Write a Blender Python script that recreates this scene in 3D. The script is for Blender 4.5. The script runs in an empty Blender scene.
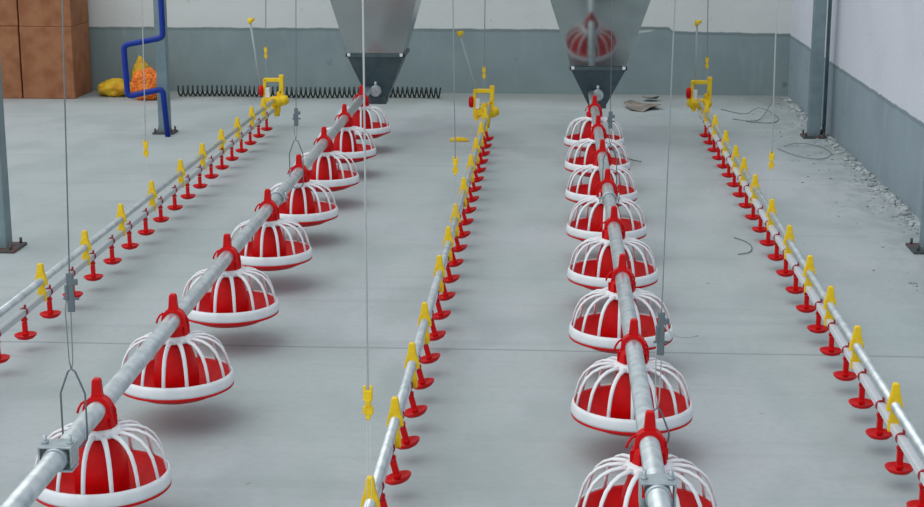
import bpy, bmesh, math, random
from mathutils import Vector, Matrix
random.seed(7)
PI = math.pi
scn = bpy.context.scene
col = scn.collection

# ------------------------------------------------------------------ helpers
def lin(c):
    out = []
    for v in c:
        v = v / 255.0
        out.append(v / 12.92 if v <= 0.04045 else ((v + 0.055) / 1.055) ** 2.4)
    return (*out, 1.0)

def bsdf(m):
    return m.node_tree.nodes['Principled BSDF']

def mat(name, rgb, rough=0.5, metal=0.0, noise=None, bump=None, coat=0.0, spec=0.5):
    """noise = (scale, second colour, lo, hi); bump = (scale, strength, distance)"""
    m = bpy.data.materials.new(name); m.use_nodes = True
    nt = m.node_tree; b = bsdf(m)
    b.inputs['Base Color'].default_value = lin(rgb)
    b.inputs['Roughness'].default_value = rough
    b.inputs['Metallic'].default_value = metal
    b.inputs['Coat Weight'].default_value = coat
    b.inputs['Specular IOR Level'].default_value = spec
    tc = nt.nodes.new('ShaderNodeTexCoord')
    if noise:
        n = nt.nodes.new('ShaderNodeTexNoise'); n.inputs['Scale'].default_value = noise[0]
        n.inputs['Detail'].default_value = 6
        r = nt.nodes.new('ShaderNodeValToRGB')
        r.color_ramp.elements[0].position = noise[2]; r.color_ramp.elements[0].color = lin(rgb)
        r.color_ramp.elements[1].position = noise[3]; r.color_ramp.elements[1].color = lin(noise[1])
        nt.links.new(tc.outputs['Object'], n.inputs['Vector'])
        nt.links.new(n.outputs['Fac'], r.inputs['Fac'])
        nt.links.new(r.outputs['Color'], b.inputs['Base Color'])
    if bump:
        n2 = nt.nodes.new('ShaderNodeTexNoise'); n2.inputs['Scale'].default_value = bump[0]
        n2.inputs['Detail'].default_value = 5
        bp = nt.nodes.new('ShaderNodeBump'); bp.inputs['Strength'].default_value = bump[1]
        bp.inputs['Distance'].default_value = bump[2]
        nt.links.new(tc.outputs['Object'], n2.inputs['Vector'])
        nt.links.new(n2.outputs['Fac'], bp.inputs['Height'])
        nt.links.new(bp.outputs['Normal'], b.inputs['Normal'])
    return m

class MB:
    def __init__(s): s.bm = bmesh.new()
    def box(s, c, d, rot=None, bev=0.0):
        t = bmesh.new()
        bmesh.ops.create_cube(t, size=1.0)
        for v in t.verts: v.co = Vector((v.co.x*d[0], v.co.y*d[1], v.co.z*d[2]))
        if bev:
            bmesh.ops.bevel(t, geom=list(t.edges), offset=bev, segments=2, affect='EDGES', profile=0.5)
        s._merge(t, c, rot); return s
    def _merge(s, t, c=(0,0,0), rot=None):
        M = Matrix.Translation(Vector(c))
        if rot is not None: M = M @ rot.to_4x4()
        bmesh.ops.transform(t, matrix=M, verts=t.verts)
        me = bpy.data.meshes.new('tmp'); t.to_mesh(me); t.free()
        s.bm.from_mesh(me); bpy.data.meshes.remove(me)
    def tube(s, pts, r, n=10, cap=True, closed=False, flat=1.0):
        pts = [Vector(p) for p in pts]; m = len(pts)
        rr = r if isinstance(r, (list, tuple)) else [r]*m
        rings = []
        ref = None
        for i, p in enumerate(pts):
            if closed: a, b = pts[(i-1) % m], pts[(i+1) % m]
            else: a, b = pts[max(i-1, 0)], pts[min(i+1, m-1)]
            t = (b-a).normalized()
            if ref is None:
                ref = Vector((0,0,1)) if abs(t.z) < 0.9 else Vector((0,1,0))
            u = (ref - t*ref.dot(t)).normalized(); ref = u
            v = t.cross(u)
            rings.append([s.bm.verts.new(p + u*math.cos(2*PI*k/n)*rr[i]*flat + v*math.sin(2*PI*k/n)*rr[i]) for k in range(n)])
        for i in range(m if closed else m-1):
            A, B = rings[i], rings[(i+1) % m]
            for k in range(n):
                f = s.bm.faces.new((A[k], A[(k+1) % n], B[(k+1) % n], B[k])); f.smooth = True
        if cap and not closed:
            s.bm.faces.new(list(reversed(rings[0]))); s.bm.faces.new(rings[-1])
        return s
    def lathe(s, prof, c=(0,0,0), n=32, rot=None, closed=False):
        """prof: list of (r,z); spun about z"""
        t = bmesh.new(); rings = []
        for r, z in prof:
            if r < 1e-6: rings.append([t.verts.new((0,0,z))])
            else: rings.append([t.verts.new((r*math.cos(2*PI*k/n), r*math.sin(2*PI*k/n), z)) for k in range(n)])
        L = len(rings)
        for i in range(L if closed else L-1):
            A, B = rings[i], rings[(i+1) % L]
            for k in range(n):
                k2 = (k+1) % n
                if len(A) == 1 and len(B) == 1: continue
                if len(A) == 1: f = t.faces.new((A[0], B[k2], B[k]))
                elif len(B) == 1: f = t.faces.new((A[k], A[k2], B[0]))
                else: f = t.faces.new((A[k], A[k2], B[k2], B[k]))
                f.smooth = True
        bmesh.ops.recalc_face_normals(t, faces=t.faces)
        s._merge(t, c, rot); return s
    def prism(s, poly, y0, y1, c=(0,0,0), bev=0.0, rot=None):
        """poly in xz, extruded along y"""
        t = bmesh.new()
        a = [t.verts.new((x, y0, z)) for x, z in poly]; b = [t.verts.new((x, y1, z)) for x, z in poly]
        t.faces.new(a); t.faces.new(list(reversed(b)))
        k = len(poly)
        for i in range(k): t.faces.new((a[i], b[i], b[(i+1) % k], a[(i+1) % k]))
        bmesh.ops.recalc_face_normals(t, faces=t.faces)
        if bev: bmesh.ops.bevel(t, geom=list(t.edges), offset=bev, segments=2, affect='EDGES', profile=0.5)
        s._merge(t, c, rot); return s
    def build(s, name, m, parent=None, loc=(0,0,0), smooth=None):
        bmesh.ops.recalc_face_normals(s.bm, faces=s.bm.faces)
        me = bpy.data.meshes.new(name); s.bm.to_mesh(me); s.bm.free()
        me.materials.append(m)
        if smooth is not None:
            for p in me.polygons: p.use_smooth = smooth
        o = bpy.data.objects.new(name, me); col.objects.link(o)
        o.location = loc
        if parent: o.parent = parent
        return o

def tag(o, label=None, cat=None, group=None, kind=None):
    if label: o['label'] = label
    if cat: o['category'] = cat
    if group: o['group'] = group
    if kind: o['kind'] = kind
    return o
def thing(name, label, cat, loc=(0,0,0), group=None):
    o = bpy.data.objects.new(name, None); col.objects.link(o)
    o.location = loc; o.empty_display_size = 0.05
    return tag(o, label, cat, group)
def copy_tree(o, parent=None):
    kids = list(o.children)
    c = o.copy(); col.objects.link(c)
    if parent: c.parent = parent
    for k in kids: copy_tree(k, c)
    return c
ORD = ['nearest', 'second', 'third', 'fourth', 'fifth', 'sixth', 'seventh', 'eighth', 'ninth', 'tenth', 'eleventh', 'twelfth',
       'thirteenth', 'fourteenth', 'fifteenth', 'sixteenth', 'seventeenth', 'eighteenth', 'nineteenth', 'twentieth',
       'twenty-first', 'twenty-second', 'twenty-third', 'twenty-fourth', 'twenty-fifth', 'twenty-sixth']
def nth(i, n): return 'farthest' if i == n-1 else ORD[i]

# ------------------------------------------------------------------ materials
RED = mat('red_plastic', (212, 6, 12), 0.42, spec=0.22, noise=(30, (196, 6, 12), .4, .6))
RED_D = mat('red_saddle_plastic', (165, 22, 36), 0.4)
WHITE = mat('white_plastic', (230, 234, 238), 0.4, noise=(20, (220, 224, 229), .4, .65))
YEL = mat('yellow_plastic', (248, 210, 10), 0.4, noise=(40, (238, 194, 8), .4, .6))
GALV = mat('galvanised_steel', (214, 221, 224), 0.36, 0.75, noise=(28, (184, 195, 199), .35, .65), bump=(60, .12, .002))
GALVP = mat('galvanised_bracket', (186, 197, 201), 0.42, 0.55, noise=(50, (164, 176, 181), .35, .65))
WHPIPE = mat('white_square_pipe', (218, 221, 226), 0.35)
WIRE = mat('grey_wire', (112, 122, 128), 0.45, 0.6)
CORDW = mat('white_cord', (205, 210, 210), 0.8)
CORDG = mat('grey_cable', (168, 178, 180), 0.6, 0.0)
CABLE = mat('steel_cable', (128, 140, 143), 0.6, 0.0)
GREYPIPE = mat('grey_square_pipe', (186, 193, 196), 0.4)
HOPR = mat('brushed_hopper_steel', (178, 186, 186), 0.24, 0.9, noise=(5, (166, 174, 174), .3, .7), bump=(4, .05, .01))
HOP = mat('hopper_sheet_steel', (178, 186, 186), 0.09, 0.95, noise=(5, (150, 160, 160), .3, .7), bump=(4, .05, .01))
BOOT = mat('dark_hopper_boot', (58, 76, 82), 0.45, noise=(12, (70, 88, 94), .4, .6))
CARD = mat('cardboard', (160, 108, 74), 0.85, noise=(9, (142, 88, 58), .4, .65))
TAPE = mat('cardboard_seam_tape', (128, 82, 56), 0.5)
BLUE = mat('blue_plastic_pipe', (8, 48, 142), 0.4, spec=0.3)
POST = mat('grey_painted_steel', (128, 148, 154), 0.5, 0.2, noise=(12, (112, 132, 139), .35, .65))
PLATE = mat('dark_base_plate', (72, 78, 80), 0.6, 0.3, noise=(14, (120, 70, 52), .5, .72))
COIL = mat('dark_steel_coil', (44, 54, 54), 0.5, 0.4)
SACKY = mat('yellow_sack', (214, 176, 28), 0.7, noise=(10, (190, 120, 20), .45, .7), bump=(18, .6, .03))
BROWN = mat('brown_crumpled_paper', (152, 144, 136), 0.9, noise=(8, (112, 104, 98), .4, .65))
CRUMB = mat('mortar_crumbs', (176, 184, 186), 0.9, noise=(20, (140, 148, 150), .4, .6))
TWIG = mat('dark_scrap_wire', (118, 127, 129), 0.7)

def mesh_sack_mat():
    m = bpy.data.materials.new('orange_net_sack'); m.use_nodes = True
    nt = m.node_tree; b = bsdf(m)
    tc = nt.nodes.new('ShaderNodeTexCoord')
    v = nt.nodes.new('ShaderNodeTexVoronoi'); v.inputs['Scale'].default_value = 44
    r = nt.nodes.new('ShaderNodeValToRGB')
    r.color_ramp.elements[0].position = .15; r.color_ramp.elements[0].color = lin((214, 78, 8))
    r.color_ramp.elements[1].position = .75; r.color_ramp.elements[1].color = lin((238, 138, 40))
    nt.links.new(tc.outputs['Object'], v.inputs['Vector']); nt.links.new(v.outputs['Distance'], r.inputs['Fac'])
    nt.links.new(r.outputs['Color'], b.inputs['Base Color'])
    b.inputs['Roughness'].default_value = .7
    bp = nt.nodes.new('ShaderNodeBump'); bp.inputs['Strength'].default_value = .6; bp.inputs['Distance'].default_value = .02
    nt.links.new(v.outputs['Distance'], bp.inputs['Height']); nt.links.new(bp.outputs['Normal'], b.inputs['Normal'])
    return m
SACKO = mesh_sack_mat()

class NG:
    """small node-graph helper"""
    def __init__(s, name):
        s.m = bpy.data.materials.new(name); s.m.use_nodes = True; s.nt = s.m.node_tree; s.b = bsdf(s.m)
        s.geo = s.nt.nodes.new('ShaderNodeNewGeometry').outputs['Position']
        sp = s.nt.nodes.new('ShaderNodeSeparateXYZ'); s.link(s.geo, sp.inputs[0])
        s.x, s.y, s.z = sp.outputs
    def link(s, a, b): s.nt.links.new(a, b)
    def sock(s, node, i, v):
        if isinstance(v, (int, float)): node.inputs[i].default_value = v
        else: s.link(v, node.inputs[i])
    def math(s, op, a, b=0.0, c=0.0):
        n = s.nt.nodes.new('ShaderNodeMath'); n.operation = op
        s.sock(n, 0, a); s.sock(n, 1, b); s.sock(n, 2, c); return n.outputs[0]
    def noise(s, scale, detail=4, stretch=None, rough=.5):
        n = s.nt.nodes.new('ShaderNodeTexNoise'); n.inputs['Scale'].default_value = scale
        n.inputs['Detail'].default_value = detail; n.inputs['Roughness'].default_value = rough
        src = s.geo
        if stretch:
            mp = s.nt.nodes.new('ShaderNodeMapping'); mp.inputs['Scale'].default_value = stretch
            s.link(s.geo, mp.inputs[0]); src = mp.outputs[0]
        s.link(src, n.inputs['Vector']); return n.outputs['Fac']
    def step(s, v, lo, hi):
        n = s.nt.nodes.new('ShaderNodeMapRange'); n.interpolation_type = 'SMOOTHSTEP'
        s.link(v, n.inputs['Value']); n.inputs['From Min'].default_value = lo; n.inputs['From Max'].default_value = hi
        return n.outputs[0]
    def mix(s, f, a, b):
        n = s.nt.nodes.new('ShaderNodeMix'); n.data_type = 'RGBA'
        s.sock(n, 0, f)
        for i, v in ((6, a), (7, b)):
            if isinstance(v, tuple): n.inputs[i].default_value = lin(v)
            else: s.link(v, n.inputs[i])
        return n.outputs[2]
    def finish(s, c, rough, h=None, st=.3, dist=.01):
        s.link(c, s.b.inputs['Base Color']); s.sock(s.b, 'Roughness', rough) if isinstance(rough, (int, float)) else s.link(rough, s.b.inputs['Roughness'])
        if h is not None:
            bp = s.nt.nodes.new('ShaderNodeBump'); bp.inputs['Strength'].default_value = st; bp.inputs['Distance'].default_value = dist
            s.link(h, bp.inputs['Height']); s.link(bp.outputs[0], s.b.inputs['Normal'])
        return s.m

def floor_mat():
    g = NG('concrete_floor')
    big = g.step(g.noise(.7, 3), .35, .7)
    mid = g.step(g.noise(3.2, 5, (1, .55, 1)), .42, .66)
    fine = g.step(g.noise(38, 4), .4, .75)
    c = g.mix(big, (166, 177, 178), (176, 182, 186))
    c = g.mix(g.math('MULTIPLY', mid, .55), c, (150, 161, 163))
    streaks = g.step(g.noise(2.6, 5, (.35, 3.2, 1)), .52, .72)
    c = g.mix(g.math('MULTIPLY', streaks, .35), c, (146, 156, 159))
    c = g.mix(g.math('MULTIPLY', fine, .18), c, (134, 146, 148))
    # cast-in control joint running across the floor
    wob = g.math('MULTIPLY', g.noise(2.0, 3), .02)
    j = g.math('ABSOLUTE', g.math('SUBTRACT', g.math('ADD', g.y, wob), 5.02))
    jm = g.math('SUBTRACT', 1.0, g.step(j, .003, .010))
    c = g.mix(g.math('MULTIPLY', jm, .55), c, (104, 114, 116))
    # dusty cement spill beside the right-hand wall
    spill = g.step(g.math('ADD', g.x, g.math('MULTIPLY', g.noise(3.0, 5), .7)), 1.55, 1.95)
    pat = g.step(g.noise(14, 6, (1, .6, 1)), .38, .62)
    c = g.mix(g.math('MULTIPLY', g.math('MULTIPLY', spill, pat), .5), c, (128, 140, 142))
    # brownish dirt along the foot of the back wall
    dirt = g.step(g.math('ADD', g.y, g.math('MULTIPLY', g.noise(2.2, 5), 1.0)), 11.1, 11.9)
    c = g.mix(g.math('MULTIPLY', dirt, .6), c, (126, 128, 122))
    # scattered dark specks and scuffs
    sp = g.step(g.noise(11, 2), .74, .80)
    c = g.mix(g.math('MULTIPLY', sp, .5), c, (106, 116, 120))
    return g.finish(c, .62, g.noise(60, 4), .12, .004)

def wall_mat(name, top, low, line, dark=(80, 96, 98), lap=False):
    g = NG(name)
    edge = g.math('ADD', g.z, g.math('MULTIPLY', g.math('SUBTRACT', g.noise(9, 4), .5), .02))
    if lap:   # the render coat laps higher in one place, and drops a little towards the corner
        w = g.math('MULTIPLY', g.step(g.x, .42, .60), g.math('SUBTRACT', 1.0, g.step(g.x, .80, .84)))
        edge = g.math('SUBTRACT', edge, g.math('MULTIPLY', w, .026))
        edge = g.math('ADD', edge, g.math('MULTIPLY', g.step(g.x, .2, 1.7), .022))
    m = g.step(edge, line - .004, line + .004)
    nb = g.step(g.noise(2.4, 6), .35, .68)
    lc = g.mix(g.math('MULTIPLY', nb, .55), low, tuple(v - 16 for v in low))
    streak = g.step(g.noise(5, 5, (2.2, 2.2, .5)), .5, .75)
    lc = g.mix(g.math('MULTIPLY', streak, .4), lc, tuple(v + 14 for v in low))
    blot = g.step(g.noise(7, 3), .68, .74)
    lc = g.mix(g.math('MULTIPLY', blot, .5), lc, dark)
    rim = g.math('SUBTRACT', 1.0, g.step(g.math('ABSOLUTE', g.math('SUBTRACT', edge, line - .012)), .004, .016))
    lc = g.mix(g.math('MULTIPLY', rim, .35), lc, dark)
    if lap:   # pale smear under the lap
        d = g.math('ABSOLUTE', g.math('SUBTRACT', g.math('SUBTRACT', g.z, g.math('MULTIPLY', g.x, .12)), line-.088))
        sm = g.math('MULTIPLY', g.math('SUBTRACT', 1.0, g.step(d, .004, .012)), g.math('MULTIPLY', g.step(g.x, .50, .56), g.math('SUBTRACT', 1.0, g.step(g.x, .66, .72))))
        lc = g.mix(g.math('MULTIPLY', sm, .6), lc, top)
    tc = g.mix(g.math('MULTIPLY', g.step(g.noise(2.0, 5), .4, .7), .5), top, tuple(v - 10 for v in top))
    sp = g.step(g.noise(26, 2), .70, .76)
    tc = g.mix(g.math('MULTIPLY', sp, .35), tc, tuple(v - 50 for v in top))
    c = g.mix(m, lc, tc)
    return g.finish(c, .8, g.noise(34, 5), .25, .008)

# ------------------------------------------------------------------ the setting
YB, XR = 11.45, 1.665
MF = floor_mat()
MWB = wall_mat('back_wall_render', (212, 216, 215), (138, 155, 158), .464, lap=True)
MWR = wall_mat('right_wall_render', (208, 212, 222), (142, 158, 167), .433)
tag(MB().box((-2.6, 5.2, -.1), (9.2, 13.2, .2)).build('floor', MF), kind='structure')
tag(MB().box((-2.6, YB+.1, 1.4), (9.2, .2, 3.2)).build('wall_back', MWB), kind='structure')
tag(MB().box((XR+.1, 5.0, 1.4), (.2, 12.9, 3.2)).build('wall_right', MWR), kind='structure')
# ------------------------------------------------------------------ feeding pan (built once, then copied)
def make_pan():
    # local origin: under the pan; the auger pipe axis runs along Y at z = .225
    root = thing('feeding_pan', 'x', 'feeder')
    b = MB()
    b.lathe([(0, .010), (.085, .010), (.108, .016), (.138, .030), (.157, .037), (.1655, .041), (.1655, .046), (.1590, .048), (.1585, .075),
             (.1560, .076), (.152, .070), (.142, .050), (.112, .030), (.09, .023), (.074, .025), (.04, .03), (0, .034)], n=48)
    b.build('pan', RED, root, loc=(0, 0, -.006))
    c = MB()
    c.lathe([(.050, .014), (.064, .02), (.066, .06), (.063, .09), (.056, .122), (.047, .148), (.041, .172), (.036, .172),
             (.042, .146), (.052, .12), (.059, .09), (.062, .06), (.060, .022)], n=32, closed=True)
    c.build('feed_cone', RED, root, loc=(0, 0, -.002))
    g = MB()
    g.lathe([(.1592, .050), (.1592, .047), (.165, .0475), (.167, .054), (.1655, .070), (.162, .079), (.158, .080), (.1592, .074)], n=56, closed=True)
    rim = g.build('rim_ring', WHITE, root, loc=(0, 0, -.006))
    g = MB()
    g.lathe([(.034, .166), (.050, .165), (.060, .168), (.058, .174), (.048, .180), (.041, .185), (.034, .185)], n=32, closed=True)
    for k in range(15):
        a = 2*PI*k/15 + .11
        prof = [(.046, .1725), (.068, .1735), (.092, .170), (.114, .160), (.132, .144), (.1445, .122), (.152, .098), (.1585, .066)]
        rr = [.0085, .0078, .0066, .0060, .0058, .0056, .0052, .0052]
        g.tube([(r*math.cos(a), r*math.sin(a), z) for r, z in prof], rr, 8, flat=.62)
    g.build('grille', WHITE, root)
    n = MB()
    n.lathe([(.028, .178), (.040, .178), (.042, .184), (.040, .189), (.039, .198), (.036, .214), (.028, .222), (.026, .222), (.026, .19)], n=28, closed=True)
    for k in range(8):   # ribs round the neck
        a = 2*PI*k/8 + .2
        n.box((.040*math.cos(a), .040*math.sin(a), .198), (.008, .004, .026), Matrix.Rotation(a, 3, 'Z'))
    n.build('neck', RED, root)
    s = MB()
    out = [(.034*math.cos(t), .225 + .034*math.sin(t)) for t in [PI*i/12 for i in range(13)]]
    inn = [(.0235*math.cos(t), .225 + .0235*math.sin(t)) for t in [PI*i/12 for i in range(12, -1, -1)]]
    poly = [(.036, .196)] + out + [(-.036, .196), (-.0235, .196)] + inn + [(.0235, .196)]
    # build the arch as strips so it stays manifold
    N = 12
    arc_o = [(.036, .196)] + out + [(-.036, .196)]
    arc_i = [(.0235, .196)] + list(reversed(inn)) + [(-.0235, .196)]
    for i in range(len(arc_o)-1):
        s.prism([arc_o[i], arc_o[i+1], arc_i[i+1], arc_i[i]], -.015, .015)
    s.prism([(-.0145, .254), (.0145, .254), (.0125, .268), (.0105, .294), (.0075, .300), (-.0075, .300), (-.0105, .294), (-.0125, .268)], -.010, .010, bev=.003)
    s.prism([(-.026, .244), (-.010, .256), (.010, .256), (.026, .244), (.018, .238), (-.018, .238)], -.004, .004)
    # snap lever curling off one side
    s.tube([(-.030, .0, .243), (-.040, .0, .237), (-.047, .0, .226), (-.051, .0, .214)], [.0035, .003, .003, .0032], 7)
    s.tube([(.031, .012, .236), (.038, .012, .222), (.038, .012, .200)], .003, 6)
    s.build('clamp', RED, root)
    return root

XRF, XLF, ZF = .218, -1.055, .30
pan0 = make_pan()
rp = [3.315 + .747*k for k in range(8)]
lp = [3.475 + .775*k for k in range(8)]
first = True
def xl(y): return XLF + .004 - .0062*(y - 3.4)
for side, X, ys, word in (('right', XRF, rp, 'right'), ('left', None, lp, 'left')):
    for i, y in enumerate(ys):
        o = pan0 if first else copy_tree(pan0); first = False
        o.location = (X if X is not None else xl(y), y, ZF-.225); o.scale = (.975, .975, 1); o.rotation_euler.z = random.uniform(-.12, .12) if i else 0.0
        extra = ''
        tag(o, 'red pan with white grille on the %s feed pipe, %s%s' % (word, 'nearest the camera' if i == 0 else ('farthest, beside the hopper' if i == 7 else ORD[i] + ' from the camera'), extra),
            'feeder', 'red and white feeding pans on the %s feed pipe' % word)

# ------------------------------------------------------------------ feed pipes
def ring_clamp(X, y, root, lab=None):
    b = MB()
    b.lathe([(.0235, -.009), (.029, -.009), (.030, 0), (.029, .009), (.0235, .009)], (X, y, ZF), 24, Matrix.Rotation(PI/2, 3, 'X'), closed=True)
    for s in (-1, 1):
        b.box((X+s*.034, y, ZF+.004), (.018, .02, .006))
        b.tube([(X+s*.036, y, ZF-.012), (X+s*.036, y, ZF+.024)], .0035, 6)
    return b.build('ring_clamp', GALVP, root)
def plate_clamp(X, y, root):
    b = MB()
    b.box((X, y, ZF+.026), (.072, .052, .005), bev=.0015)
    b.box((X-.0345, y, ZF+.004), (.004, .05, .046)); b.box((X+.0345, y, ZF+.004), (.004, .05, .046))
    b.box((X, y-.0, ZF-.026), (.072, .05, .005), bev=.001)
    b.tube([(X, y-.036, ZF), (X, y+.036, ZF)], .0262, 20)
    for s in (-1, 1):
        b.tube([(X+s*.027, y, ZF+.02), (X+s*.027, y, ZF+.047)], .0045, 8)
        b.tube([(X+s*.027, y, ZF+.028), (X+s*.027, y, ZF+.034)], .008, 6)
    return b.build('pipe_coupler', GALVP, root)
for X, y1, word, ypl, yrc in ((XRF, 9.36, 'right', 3.03, 6.06), (XLF, 9.36, 'left', 3.165, 6.00)):
    r = thing('feed_pipe', 'long round galvanised steel feed pipe carrying the pans of the %s feeding line' % word, 'pipe', (X, 2.3, ZF), 'galvanised feed pipes')
    r.location = (0, 0, 0)
    X_ = (lambda y: X) if word == 'right' else xl
    MB().tube([(X_(2.3), 2.3, ZF), (X_(4.4), 4.4, ZF), (X_(6.8), 6.8, ZF), (X_(y1), y1, ZF)], .0225, 28).build('pipe', GALV, r)
    plate_clamp(X_(ypl), ypl, r); ring_clamp(X_(yrc), yrc, r)

# ------------------------------------------------------------------ hoppers
def hopper(X, yf, zb, wb, sl, label, sheet):
    """yf: front face of the boot top; zb: height of the boot top; wb: its width"""
    yc = yf + wb/2
    r = thing('feed_hopper', label, 'hopper', (X, yc, 0), 'sheet steel feed hoppers')
    z_low = .235
    b = MB()
    def frus(mb, w0, z0, w1, z1, th=.004):
        t = bmesh.new()
        def q(w, z): return [t.verts.new((sx*w/2, sy*w/2, z)) for sx, sy in ((-1,-1),(1,-1),(1,1),(-1,1))]
        A, B = q(w0, z0), q(w1, z1); C, D = q(w0-2*th, z0), q(w1-2*th, z1)
        for k in range(4):
            k2 = (k+1) % 4
            t.faces.new((A[k], A[k2], B[k2], B[k])); t.faces.new((C[k2], C[k], D[k], D[k2]))
            t.faces.new((A[k2], A[k], C[k], C[k2])); t.faces.new((B[k], B[k2], D[k2], D[k]))
        mb._merge(t)
    frus(b, .11, z_low, wb-.006, zb-.01)
    boot = b
    boot.box((0, 0, z_low+.0), (.105, .14, .05), bev=.006)
    for sx, sy, w, d in ((0, -1, wb+.012, .012), (0, 1, wb+.012, .012), (-1, 0, .012, wb+.012), (1, 0, .012, wb+.012)):
        boot.box((sx*(wb/2), sy*(wb/2), zb), (w, d, .018))
    boot.build('boot', BOOT, r)
    t = MB(); hgt = .72; wt = wb + 2*sl*hgt
    frus(t, wb-.006, zb+.008, wt, zb+hgt); frus(t, wt, zb+hgt, wt, zb+hgt+.25)
    t.build('cone', sheet, r)
    h = MB()  # bright glints on the boot's front corners, modelled as small white blocks
    for sx in (-1, 1):
        h.box((sx*(wb/2-.012), -wb/2-.0085, zb+.004), (.018, .006, .018), bev=.002)
    h.build('corner_highlight', WHITE, r)
    o = MB()
    o.tube([(0, -.19, ZF), (0, -.05, ZF)], .0275, 20)
    o.lathe([(.0277, -.01), (.033, -.01), (.033, .01), (.0277, .01)], (0, -.16, ZF), 24, Matrix.Rotation(PI/2, 3, 'X'), closed=True)
    o.tube([(0, -.16, ZF+.03), (0, -.16, ZF+.055)], .008, 8)
    o.build('outlet', GALVP, r)
    return r
hopper(XLF+.014, 9.22, .508, .33, .262, 'tapered sheet steel hopper with dark boot feeding the left pipe', HOPR)
hopper(XRF+.032, 9.12, .452, .315, .315, 'tapered sheet steel hopper mirroring a red pan, above the right feed pipe', HOP)

# ------------------------------------------------------------------ nipple drinking lines
SC = 1.055
ZC = .042
ZR = ZC + .137*SC
ZW = ZR - .056
def make_cup():
    root = thing('drip_cup_drinker', 'x', 'drinker')       # origin at the cup bottom
    z = ZW - ZC
    s = MB()
    s.lathe([(.0122, -.004), (.0152, -.004), (.0152, .004), (.0122, .004)], (0, 0, z), 14, Matrix.Rotation(PI/2, 3, 'X'), closed=True)
    s.box((0, 0, z-.018), (.012, .013, .014), bev=.002)
    s.box((.006, 0, z+.019), (.006, .01, .010), bev=.001)
    s.build('saddle', RED_D, root)
    n = MB(); n.tube([(0, 0, z-.022), (0, 0, z-.04)], .0035, 8); n.build('nipple', GALVP, root)
    a = MB()
    a.box((0, 0, .034), (.0155, .0135, z-.046), bev=.002)
    a.box((0, 0, .014), (.018, .018, .012), bev=.003)
    a.box((0, 0, z-.026), (.019, .015, .010), bev=.002)
    a.build('stem', RED, root)
    c = MB()
    c.lathe([(0, -.004), (.013, -.004), (.027, .001), (.035, .009), (.0365, .014), (.0345, .014), (.028, .0085), (.012, .005), (0, .006)], n=24)
    c.build('cup', RED, root)
    return root
def clip_parts(X, y, root, z_off=0.0):
    c = MB()
    # tall gripping wedge over the round pipe
    c.prism([(-.0215, ZR-.014), (-.019, ZR+.006), (-.012, ZR+.030), (-.009, ZR+.054), (-.006, ZR+.060), (.006, ZR+.060), (.009, ZR+.054), (.012, ZR+.030), (.019, ZR+.006), (.0215, ZR-.014)], -.009, .009, bev=.002)
    # hanger below, round the square pipe
    c.prism([(-.0125, ZW+.016), (-.009, ZR-.012), (.009, ZR-.012), (.0125, ZW+.016)], -.007, .007, bev=.0015)
    c.prism([(-.0145, ZW-.014), (-.0145, ZW+.018), (.0145, ZW+.018), (.0145, ZW-.014)], -.008, .008, bev=.002)
    return c.build('pipe_clip', YEL, root, loc=(X, y, 0))

def drinking_line(word, X, y0, y1, yc0, step, ncups, clips, lean, dxw=0.0):
    y0, y1, yc0, step = y0*SC, y1*SC, yc0*SC, step*SC; clips = [c*SC for c in clips]
    r = thing('water_line', '%s nipple drinking line of round steel pipe above a square white water pipe' % word, 'water line', (0, 0, 0), 'nipple drinking lines')
    MB().tube([(X, y0, ZR), (X, (y0+y1)/2, ZR), (X, y1, ZR)], .0125, 20).build('support_pipe', GALV, r)
    MB().box((X+dxw, (y0+y1)/2, ZW), (.0205, y1-y0, .0205), bev=.002).build('square_pipe', GREYPIPE if word == 'left' else WHPIPE, r)
    p = clip_parts(X, clips[0], r)
    for y in clips[1:]:
        q = p.copy(); col.objects.link(q); q.location = (X, y, 0)
    global cup0
    for i in range(ncups):
        if cup0 is None: cup0 = make_cup(); o = cup0
        else: o = copy_tree(cup0)
        L = ZW-ZC
        o.location = (X + dxw + math.sin(lean)*L, yc0 + step*i, ZW - math.cos(lean)*L)
        o.rotation_euler = (0, -lean, 0)
        o.rotation_euler.z = random.uniform(-.08, .08)
        tag(o, 'red drip cup under the %s drinking line, %s' % (word, 'nearest the camera' if i == 0 else ('farthest, next to the yellow regulator' if i == ncups-1 else ORD[i] + ' from the camera')),
            'drinker', 'red drip cups under the %s drinking line' % word)
    return r
cup0 = None
XLD, XMD, XRD = -1.716, -.386, .884
drinking_line('left', XLD, 3.6, 9.12, 4.41, .2482, 19, [4.30, 4.84, 5.33, 5.80, 6.27, 6.78, 7.22, 7.65, 8.05, 8.45, 8.8], .02)
drinking_line('middle', XMD, 2.6, 8.94, 3.275, .2405, 23, [3.051, 3.565, 4.021, 4.432, 5.025, 5.467, 5.873, 6.42, 6.98, 7.46, 7.95, 8.45], .26, -.010)
drinking_line('right', XRD, 2.9, 9.2, 3.41, .2443, 23, [3.24, 3.744, 4.253, 4.691, 5.094, 5.56, 6.038, 6.56, 6.97, 7.30, 7.75, 8.28, 8.75], .0)

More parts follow.
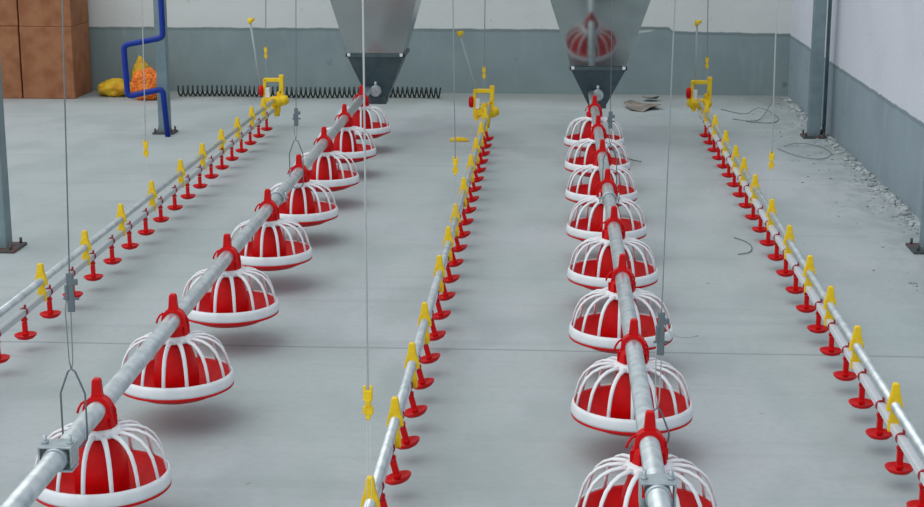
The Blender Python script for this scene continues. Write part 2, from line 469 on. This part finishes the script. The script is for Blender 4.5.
# ------------------------------------------------------------------ pressure regulators at the far ends
def regulator(word, X, y, top, bot, mirror=1, zb=.052):
    """top / bot: world (x, z) of the sight tube"""
    r = thing('water_pressure_regulator', 'yellow water pressure regulator with a red knob ending the %s drinking line' % word,
              'regulator', (X, y, zb), 'yellow water regulators')
    z = -.13
    f = MB()
    f.box((-.058, 0, z+.29), (.018, .028, .14), bev=.004)
    f.box((-.006, 0, z+.352), (.112, .028, .024), bev=.005)
    f.box((.046, 0, z+.305), (.026, .034, .15), bev=.005)
    f.tube([(.046, 0, z+.35), (.046, 0, z+.384)], [.016, .015], 14)
    f.box((.034, -.002, z+.275), (.02, .03, .03), Matrix.Rotation(.6, 3, 'Y'), bev=.003)
    f.build('frame', YEL, r)
    b = MB()
    b.lathe([(0, z+.185), (.03, z+.19), (.05, z+.205), (.056, z+.222), (.050, z+.238), (.03, z+.25), (0, z+.252)], (.012, 0, 0), 24)
    b.lathe([(0, 0), (.022, .0), (.032, .014), (.034, .03), (.024, .055), (0, .06)], (mirror*.03, -.004, z+.222), 20, Matrix.Rotation(mirror*1.35, 3, 'Y'))
    b.tube([(.012, 0, z+.13), (.012, 0, z+.165), (.012, 0, z+.20)], [.018, .024, .026], 16)
    b.tube([(-.03, -.045, z+.225), (-.03, .03, z+.225)], .016, 12)
    b.box((-.052, 0, z+.218), (.03, .034, .05), bev=.006); b.box((-.008, .004, z+.225), (.092, .036, .046), bev=.008); b.box((.034, .004, z+.255), (.04, .034, .05), bev=.008)
    b.tube([(-.045, -.03, z+.19), (-.045, .02, z+.19)], .015, 12)
    b.tube([(0, -.07, ZR-zb), (0, .01, ZR-zb)], .018, 14)
    b.tube([(0, -.07, ZW-zb), (0, .01, ZW-zb)], .017, 14)
    b.build('body', YEL, r)
    w = MB(); w.box((-.040, -.004, z+.275), (.026, .032, .062), bev=.004); w.build('filter_block', WHITE, r)
    k = MB()
    k.lathe([(0, 0), (.029, 0), (.034, .006), (.034, .020), (.027, .027), (0, .027)], (-.066, 0, z+.285), 20, Matrix.Rotation(-PI/2, 3, 'Y'))
    k.build('knob', RED, r)
    t = MB()
    a = Vector((bot[0]-X, 0, bot[1]-zb)); c = Vector((top[0]-X, 0, top[1]-zb))
    t.tube([a, c], .0065, 10)
    st = t.build('sight_tube', CORDG, r)
    cp = MB(); d = (c-a).normalized()
    cp.tube([c-d*.02, c, c+d*.004], [.013, .013, .009], 12)
    cp.tube([c-Vector((.012, 0, .0)), c+Vector((.026, 0, .004))], .010, 10)
    cp.build('tube_cap', YEL, st)
    return r
regulator('left', XLD, 9.664, (-1.854, .671), (-1.80, .27), 1, .085)
regulator('middle', XMD-.03, 9.474, (-.568, .617), (-.46, .27))
regulator('right', XRD+.012, 9.727, (.854, .667), (.858, .27), -1, .082)

# ------------------------------------------------------------------ cords and cables (they go up to the roof, above the picture)
ZT = 2.9
def up(x0, z0, x1, z1, z=ZT):
    return x0 + (x1-x0)*(z-z0)/(z1-z0)
def adj_mesh(n=1.0):
    a = MB()
    a.box((0, 0, .017), (.020, .009, .024), bev=.003); a.box((0, 0, -.016), (.022, .009, .020), bev=.003)
    a.box((0, 0, .0), (.012, .011, .018), bev=.002)
    a.box((-.007, 0, .032), (.006, .007, .012), bev=.001); a.box((.007, 0, .032), (.006, .007, .012), bev=.001)
    a.box((0, 0, -.03), (.010, .008, .012), bev=.002)
    return a
adjm = None
def water_cord(word, X, y, za, top, m, r=.0022, zfoot=ZR+.012):
    global adjm
    t = thing('support_string', word, 'cord', (0, 0, 0), 'cords holding up the drinking lines')
    c = MB()
    xt = up(X, za, *top)
    c.tube([(X, y, za), (xt, y, ZT)], r, 6)
    for s in (-1, 1): c.tube([(X+s*.003, y, za), (X+s*.005, y, zfoot+.015), (X+s*.010, y, zfoot-.01)], .0006, 5)
    c.build('cord', m, t)
    if adjm is None: adjm = adj_mesh().build('cord_adjuster', YEL, t); a = adjm
    else: a = adjm.copy(); col.objects.link(a); a.parent = t
    a.location = (X, y, za)
water_cord('white cord with yellow adjuster above the left drinking line, crossing the blue pipe', -1.70, 6.488, .406, (-1.688, 1.023), CORDW)
water_cord('pale cord with yellow adjuster rising from the regulator of the left drinking line', -1.769, 9.70, .467, (-1.76, .789), CORDG, .003, .30)
water_cord('white cord with yellow adjuster low above the near end of the middle drinking line', -.380, 3.154, .435, (-.379, 1.270), CORDW)
water_cord('thin cord with yellow adjuster above the middle of the middle drinking line', -.382, 6.13, .411, (-.391, 1.054), CORDG)
water_cord('pale cord with yellow adjuster rising from the regulator of the middle drinking line', -.420, 9.495, .378, (-.415, .810), CORDG, .003, .30)
water_cord('thick white cord with yellow adjuster above the right drinking line', .878, 6.393, .398, (.871, 1.040), CORDW, .003)
water_cord('pale cord with yellow adjuster rising from the regulator of the right drinking line', .920, 9.70, .423, (.913, .800), CORDG, .003, .30)

def feed_cable(word, X, y, apex, tlo, thi, top, tail=None, m=None):
    m = m or CABLE
    t = thing('suspension_cable', word, 'cable', (0, 0, 0), 'steel cables holding up the feed pipes')
    c = MB()
    c.tube([(X+(top[0]-X)*.3, y, thi), (up(X+(top[0]-X)*.3, thi, *top), y, ZT)], .0016, 6)
    for s in (-1, 1):
        c.tube([(X+s*.004+(top[0]-X)*.3, y, thi-.01), (X+s*.006, y, tlo), (X+s*.004, y, apex+.02), (X, y, apex)], .0014, 5)
    if tail: c.tube(tail, .0014, 5)
    c.build('wire', m, t)
    g = MB()
    xm = X+(top[0]-X)*.3
    g.box((xm, y, (tlo+thi)/2), (.016, .006, thi-tlo), bev=.002)
    g.box((xm+.011, y, thi-.02), (.012, .006, .014), bev=.002); g.box((xm-.008, y, (tlo+thi)/2), (.008, .01, (thi-tlo)*.4), bev=.002)
    g.tube([(xm-.016, y, tlo+.03), (xm+.018, y, tlo+.03)], .003, 6)
    g.build('cable_tensioner', WIRE, t)
    h = MB()
    w = .0275
    pts = []
    pts += [(X-w, y, ZF-.0), (X-w, y, apex-.055), (X-.019, y, apex-.032), (X-.008, y, apex-.004), (X, y, apex+.002), (X+.008, y, apex-.004), (X+.019, y, apex-.032), (X+w, y, apex-.055), (X+w, y, ZF)]
    arc = [(X+w*math.cos(a), y, ZF+w*math.sin(a)) for a in [-PI*i/8 for i in range(1, 8)]]
    h.tube(pts + arc, .0022, 6, closed=True)
    h.build('wire_hanger', WIRE, t)
feed_cable('steel cable with tensioner and wire hanger on the left feed pipe, nearest the camera', xl(3.29), 3.29, .453, .585, .672, (-1.024, 1.257))
feed_cable('steel cable with tensioner and wire hanger on the left feed pipe, farther one', -1.045, 6.35, .472, .53, .603, (-1.031, 1.035))
feed_cable('steel cable with tensioner and loose curled tail on the right feed pipe, nearest the camera', XRF+.018, 3.36, .364, .488, .585, (.248, 1.258),
           tail=[(.243, 3.36, .56), (.255, 3.35, .545), (.275, 3.345, .535), (.30, 3.35, .532), (.32, 3.36, .534)], m=CORDG)
feed_cable('steel cable with tensioner on the right feed pipe, close to the far hopper', XRF+.01, 6.35, .46, .53, .60, (.222, 1.041))

# ------------------------------------------------------------------ steel posts
def post(name_label, x, y, xt, plate=.17, w=.078):
    r = thing('steel_post', name_label, 'post', (x, y, 0), 'grey steel roof posts')
    b = MB(); b.prism([(-w/2, .008), (w/2, .008), (w/2+xt, 3.0), (-w/2+xt, 3.0)], -w/2, w/2, bev=.004); b.build('shaft', POST, r)
    p = MB(); p.box((0, 0, .006), (plate, plate, .012), bev=.003)
    for sx in (-1, 1):
        for sy in (-1, 1):
            p.tube([(sx*plate*.38, sy*plate*.38, .008), (sx*plate*.38, sy*plate*.38, .035)], .006, 6)
    p.build('base_plate', PLATE, r)
    return r
post('grey steel post with rusty base plate beside the right wall, at the back', 1.555, 9.56, 0, .14, .07)
post('grey steel post beside the right wall, near, cut off by the right picture edge', 1.572, 6.56, 0)
post('grey steel post behind the bent blue pipe at the back left', -2.362, 9.49, 0, .13, .066)
post('grey steel post cut off by the left picture edge', -2.30, 6.36, 0)
tag(MB().tube([(1.625, 9.62, 0), (1.618, 9.62, 3.0)], .0115, 12).build('conduit_pipe', POST), 'thin grey vertical conduit pipe just right of the back right post', 'conduit')

# blue water pipe, bent round
bp = MB()
def rounded(P, rad=.03, n=5):
    P = [Vector(p) for p in P]; out = [P[0]]
    for i in range(1, len(P)-1):
        a, b, c = P[i-1], P[i], P[i+1]
        p = b + (a-b).normalized()*rad; q = b + (c-b).normalized()*rad
        for k in range(n+1):
            t = k/n; out.append((1-t)**2*p + 2*t*(1-t)*b + t*t*q)
    out.append(P[-1]); return out
bp.tube(rounded([(-2.345, 9.35, 2.9), (-2.317, 9.35, .592), (-2.550, 9.33, .548), (-2.540, 9.33, .243), (-2.332, 9.35, .287), (-2.312, 9.35, .0)]), .0175, 14)
tag(bp.build('blue_water_pipe', BLUE), 'bright blue plastic pipe with square bends in front of the back left post', 'pipe')

# ------------------------------------------------------------------ cardboard boxes
def cbox(x0, x1, y0, y1, z0, h, label):
    w, d = x1-x0, y1-y0
    r = thing('cardboard_box', label, 'box', ((x0+x1)/2, (y0+y1)/2, z0), 'brown cardboard boxes stacked at the back left')
    b = MB(); b.box((0, 0, h/2), (w, d, h), bev=.006); b.build('carton', CARD, r)
    s = MB(); s.box((0, 0, h+.0005), (w-.02, .05, .002)); s.build('seam_tape', TAPE, r)
H1 = .505
ya, yb = 10.98, 11.41
cbox(-3.735, -3.365, ya, yb, 0, H1, 'brown cardboard box on the floor, right bottom of the four stacked')
cbox(-4.12, -3.745, ya, yb, 0, H1, 'brown cardboard box on the floor, left bottom of the four stacked')
cbox(-3.733, -3.363, ya, yb, H1, H1, 'brown cardboard box on top of the stack, right one')
cbox(-4.12, -3.745, ya+.01, yb, H1+.002, H1, 'brown cardboard box on top of the stack, left one cut by the picture edge')

# ------------------------------------------------------------------ sacks
def sack(name, label, m, c, r, peak=None, seed=1, cat='sack'):
    rnd = random.Random(seed)
    bm = bmesh.new(); bmesh.ops.create_icosphere(bm, subdivisions=4, radius=1)
    ph = [rnd.uniform(0, 6) for _ in range(6)]
    for v in bm.verts:
        x, y, z = v.co
        k = 1 + .07*math.sin(5*x+ph[0])*math.cos(4*z+ph[1]) + .05*math.sin(9*y+7*z+ph[2]) + .035*math.sin(14*x+ph[3]+6*z)
        z2 = z*k
        if z2 < -.75: z2 = -.75 + (z2+.75)*.1
        v.co = Vector((x*k*r[0], y*k*r[1], (z2+.775)*r[2]))
        if peak and z > .72:
            f = (z-.72)/.28; v.co.z += f*f*peak[1]; v.co.x = v.co.x*(1-.5*f) + peak[0]*f; 
    for f in bm.faces: f.smooth = True
    me = bpy.data.meshes.new(name); bm.to_mesh(me); bm.free(); me.materials.append(m)
    o = bpy.data.objects.new(name, me); col.objects.link(o); o.location = c
    return tag(o, label, cat)
sack('plastic_sack', 'low crumpled yellow sack lying by the back wall beside the boxes', SACKY, (-3.12, 11.18, 0), (.135, .12, .068), seed=3)
sack('net_sack', 'upright orange net sack with speckled contents behind the blue pipe', SACKO, (-2.85, 11.0, 0), (.118, .10, .122), seed=5)
sack('plastic_sack', 'upright yellow sack with a pointed top behind the orange net sack', SACKY, (-2.945, 11.22, 0), (.07, .08, .138), (-.01, .04), seed=8)

# ------------------------------------------------------------------ steel coil along the back wall
c = MB(); pts = []
x0, x1, pitch = -2.68, -.80, .034
n = int((x1-x0)/pitch*10)
for i in range(n+1):
    t = i/n; a = 2*PI*i/10
    pts.append((x0+(x1-x0)*t, 11.16 + .034*math.cos(a) + .03*math.sin(3*t*PI), .040 + .034*math.sin(a)))
c.tube(pts, .0062, 5)
tag(c.build('auger_coil', COIL), 'long dark steel spiral coil lying along the foot of the back wall', 'coil')

# ------------------------------------------------------------------ scraps on the floor
b = MB()
def scrap(poly, zs, c):
    t = bmesh.new(); A = [t.verts.new((x, y, z)) for (x, y), z in zip(poly, zs)]; B = [t.verts.new((x, y, z+.006)) for (x, y), z in zip(poly, zs)]
    ca = t.verts.new((0, 0, .012)); cb = t.verts.new((0, 0, .018)); k = len(poly)
    for i in range(k):
        j = (i+1) % k
        t.faces.new((A[j], A[i], ca)); t.faces.new((B[i], B[j], cb)); t.faces.new((A[i], A[j], B[j], B[i]))
    b._merge(t, c)
scrap([(-.11, -.02), (-.07, -.19), (.01, -.25), (.06, -.17), (.14, -.12), (.10, .05), (.02, .17), (-.05, .12)], [.03, .012, .0, .02, .035, .01, .0, .03], (.58, 10.80, 0))
tag(b.build('paper_scrap', BROWN), 'flattened brownish paper scrap on the floor at the back, right of the hopper', 'scrap')
b = MB()
scrap([(-.05, -.03), (.0, -.06), (.07, -.03), (.06, .04), (-.02, .06)], [.03, .02, .035, .01, .015], (.66, 11.12, 0))
tag(b.build('paper_scrap', BROWN), 'small curled dark scrap against the back wall behind the larger paper scrap', 'scrap')

def wire(pts, label, r=.0022, m=TWIG, name='scrap_wire'):
    P = [Vector((x, y, z)) for x, y, z in pts]; out = []
    for i in range(len(P)-1):
        p0, p1, p2, p3 = P[max(i-1, 0)], P[i], P[i+1], P[min(i+2, len(P)-1)]
        for k in range(5):
            t = k/5
            out.append(.5*((2*p1)+(p2-p0)*t+(2*p0-5*p1+4*p2-p3)*t*t+(3*p1-p0-3*p2+p3)*t*t*t))
    out.append(P[-1])
    tag(MB().tube(out, r, 6).build(name, m), label, 'wire', 'bits of wire left on the floor')
wire([(.78, 6.74, .004), (.822, 6.66, .004), (.835, 6.56, .004), (.812, 6.46, .004), (.762, 6.42, .004)], 'short hooked grey wire lying on the floor left of the right drinking line')
wire([(1.28, 9.1, .004), (1.36, 8.85, .004), (1.47, 8.76, .004), (1.56, 8.95, .004), (1.53, 9.2, .004), (1.42, 9.25, .012), (1.33, 9.18, .004)], 'looped wire on the floor in front of the back right post', .0018)
wire([(1.12, 10.7, .004), (1.25, 10.45, .01), (1.36, 10.6, .03), (1.45, 10.35, .004), (1.38, 10.1, .004), (1.22, 10.15, .004)], 'tangled dark wire on the floor between back corner and right post', .0026)
wire([(1.15, 10.25, .004), (1.3, 10.2, .004), (1.42, 10.55, .05), (1.47, 10.75, .09)], 'dark wire end sticking up from the floor by the back right corner', .0028)
wire([(.30, 9.1, .004), (.36, 8.9, .004), (.42, 8.7, .004), (.48, 8.62, .004)], 'thin wire end on the floor beside the right feeding line, near its hopper', .0025)

# crumbs of mortar along the right wall
b = MB(); rnd = random.Random(11)
for i in range(760):
    y = rnd.uniform(5.6, 11.3); d = abs(rnd.gauss(0, .055)) if rnd.random() < .85 else rnd.uniform(0, .4)
    x = XR - .01 - d
    s = rnd.uniform(.004, .018)*(1 if d < .06 else .5)
    t = bmesh.new(); bmesh.ops.create_icosphere(t, subdivisions=1, radius=s)
    for v in t.verts: v.co = Vector((v.co.x*rnd.uniform(.8, 1.5), v.co.y*rnd.uniform(.8, 1.6), v.co.z*rnd.uniform(.4, .8)))
    b._merge(t, (x, y, s*.25))
tag(b.build('mortar_crumbs', CRUMB), 'grey mortar crumbs scattered along the foot of the right wall', 'crumbs', kind='stuff')

b = MB(); b.prism([(-.055, 0), (.05, 0), (.055, .012), (.0, .022), (-.05, .014)], -.02, .02, bev=.003)
tag(b.build('plastic_offcut', YEL, loc=(-.557, 9.29, .001)), 'small flat yellow plastic piece on the floor left of the middle regulator', 'scrap')

# ------------------------------------------------------------------ light: open, overcast daylight, stronger from the upper left
w = bpy.data.worlds.new('World'); scn.world = w; w.use_nodes = True
bg = w.node_tree.nodes['Background']; bg.inputs[0].default_value = lin((240, 246, 250))
wt = w.node_tree; tcw = wt.nodes.new('ShaderNodeTexCoord'); spw = wt.nodes.new('ShaderNodeSeparateXYZ'); mr = wt.nodes.new('ShaderNodeMapRange')
wt.links.new(tcw.outputs['Generated'], spw.inputs[0]); wt.links.new(spw.outputs[2], mr.inputs[0])
mr.inputs[1].default_value = 0.0; mr.inputs[2].default_value = .9      # hazy sky, brighter towards the horizon
mr.inputs[3].default_value = 1.12; mr.inputs[4].default_value = .62
wt.links.new(mr.outputs[0], bg.inputs[1])
sun = bpy.data.lights.new('daylight', 'SUN'); sun.energy = 1.35; sun.angle = math.radians(64); sun.color = (1, .985, .96)
so = bpy.data.objects.new('daylight', sun); col.objects.link(so)
so.rotation_euler = Vector((.46, .26, -1)).to_track_quat('-Z', 'Y').to_euler()

# ------------------------------------------------------------------ camera
cam = bpy.data.cameras.new('camera'); co = bpy.data.objects.new('camera', cam); col.objects.link(co)
cam.sensor_fit = 'HORIZONTAL'; cam.sensor_width = 36; cam.lens = 36*1592/924
cam.clip_end = 100
p = math.radians(13.2); yw = math.radians(3.325)
fw = Vector((-math.sin(yw)*math.cos(p), math.cos(yw)*math.cos(p), -math.sin(p)))
co.location = (0, 0, 1.5); co.rotation_euler = fw.to_track_quat('-Z', 'Y').to_euler()
scn.camera = co
scn.view_settings.view_transform = 'Standard'; scn.view_settings.look = 'None'
scn.view_settings.gamma = 1; scn.view_settings.exposure = 0.0
scn.view_settings.use_curve_mapping = False
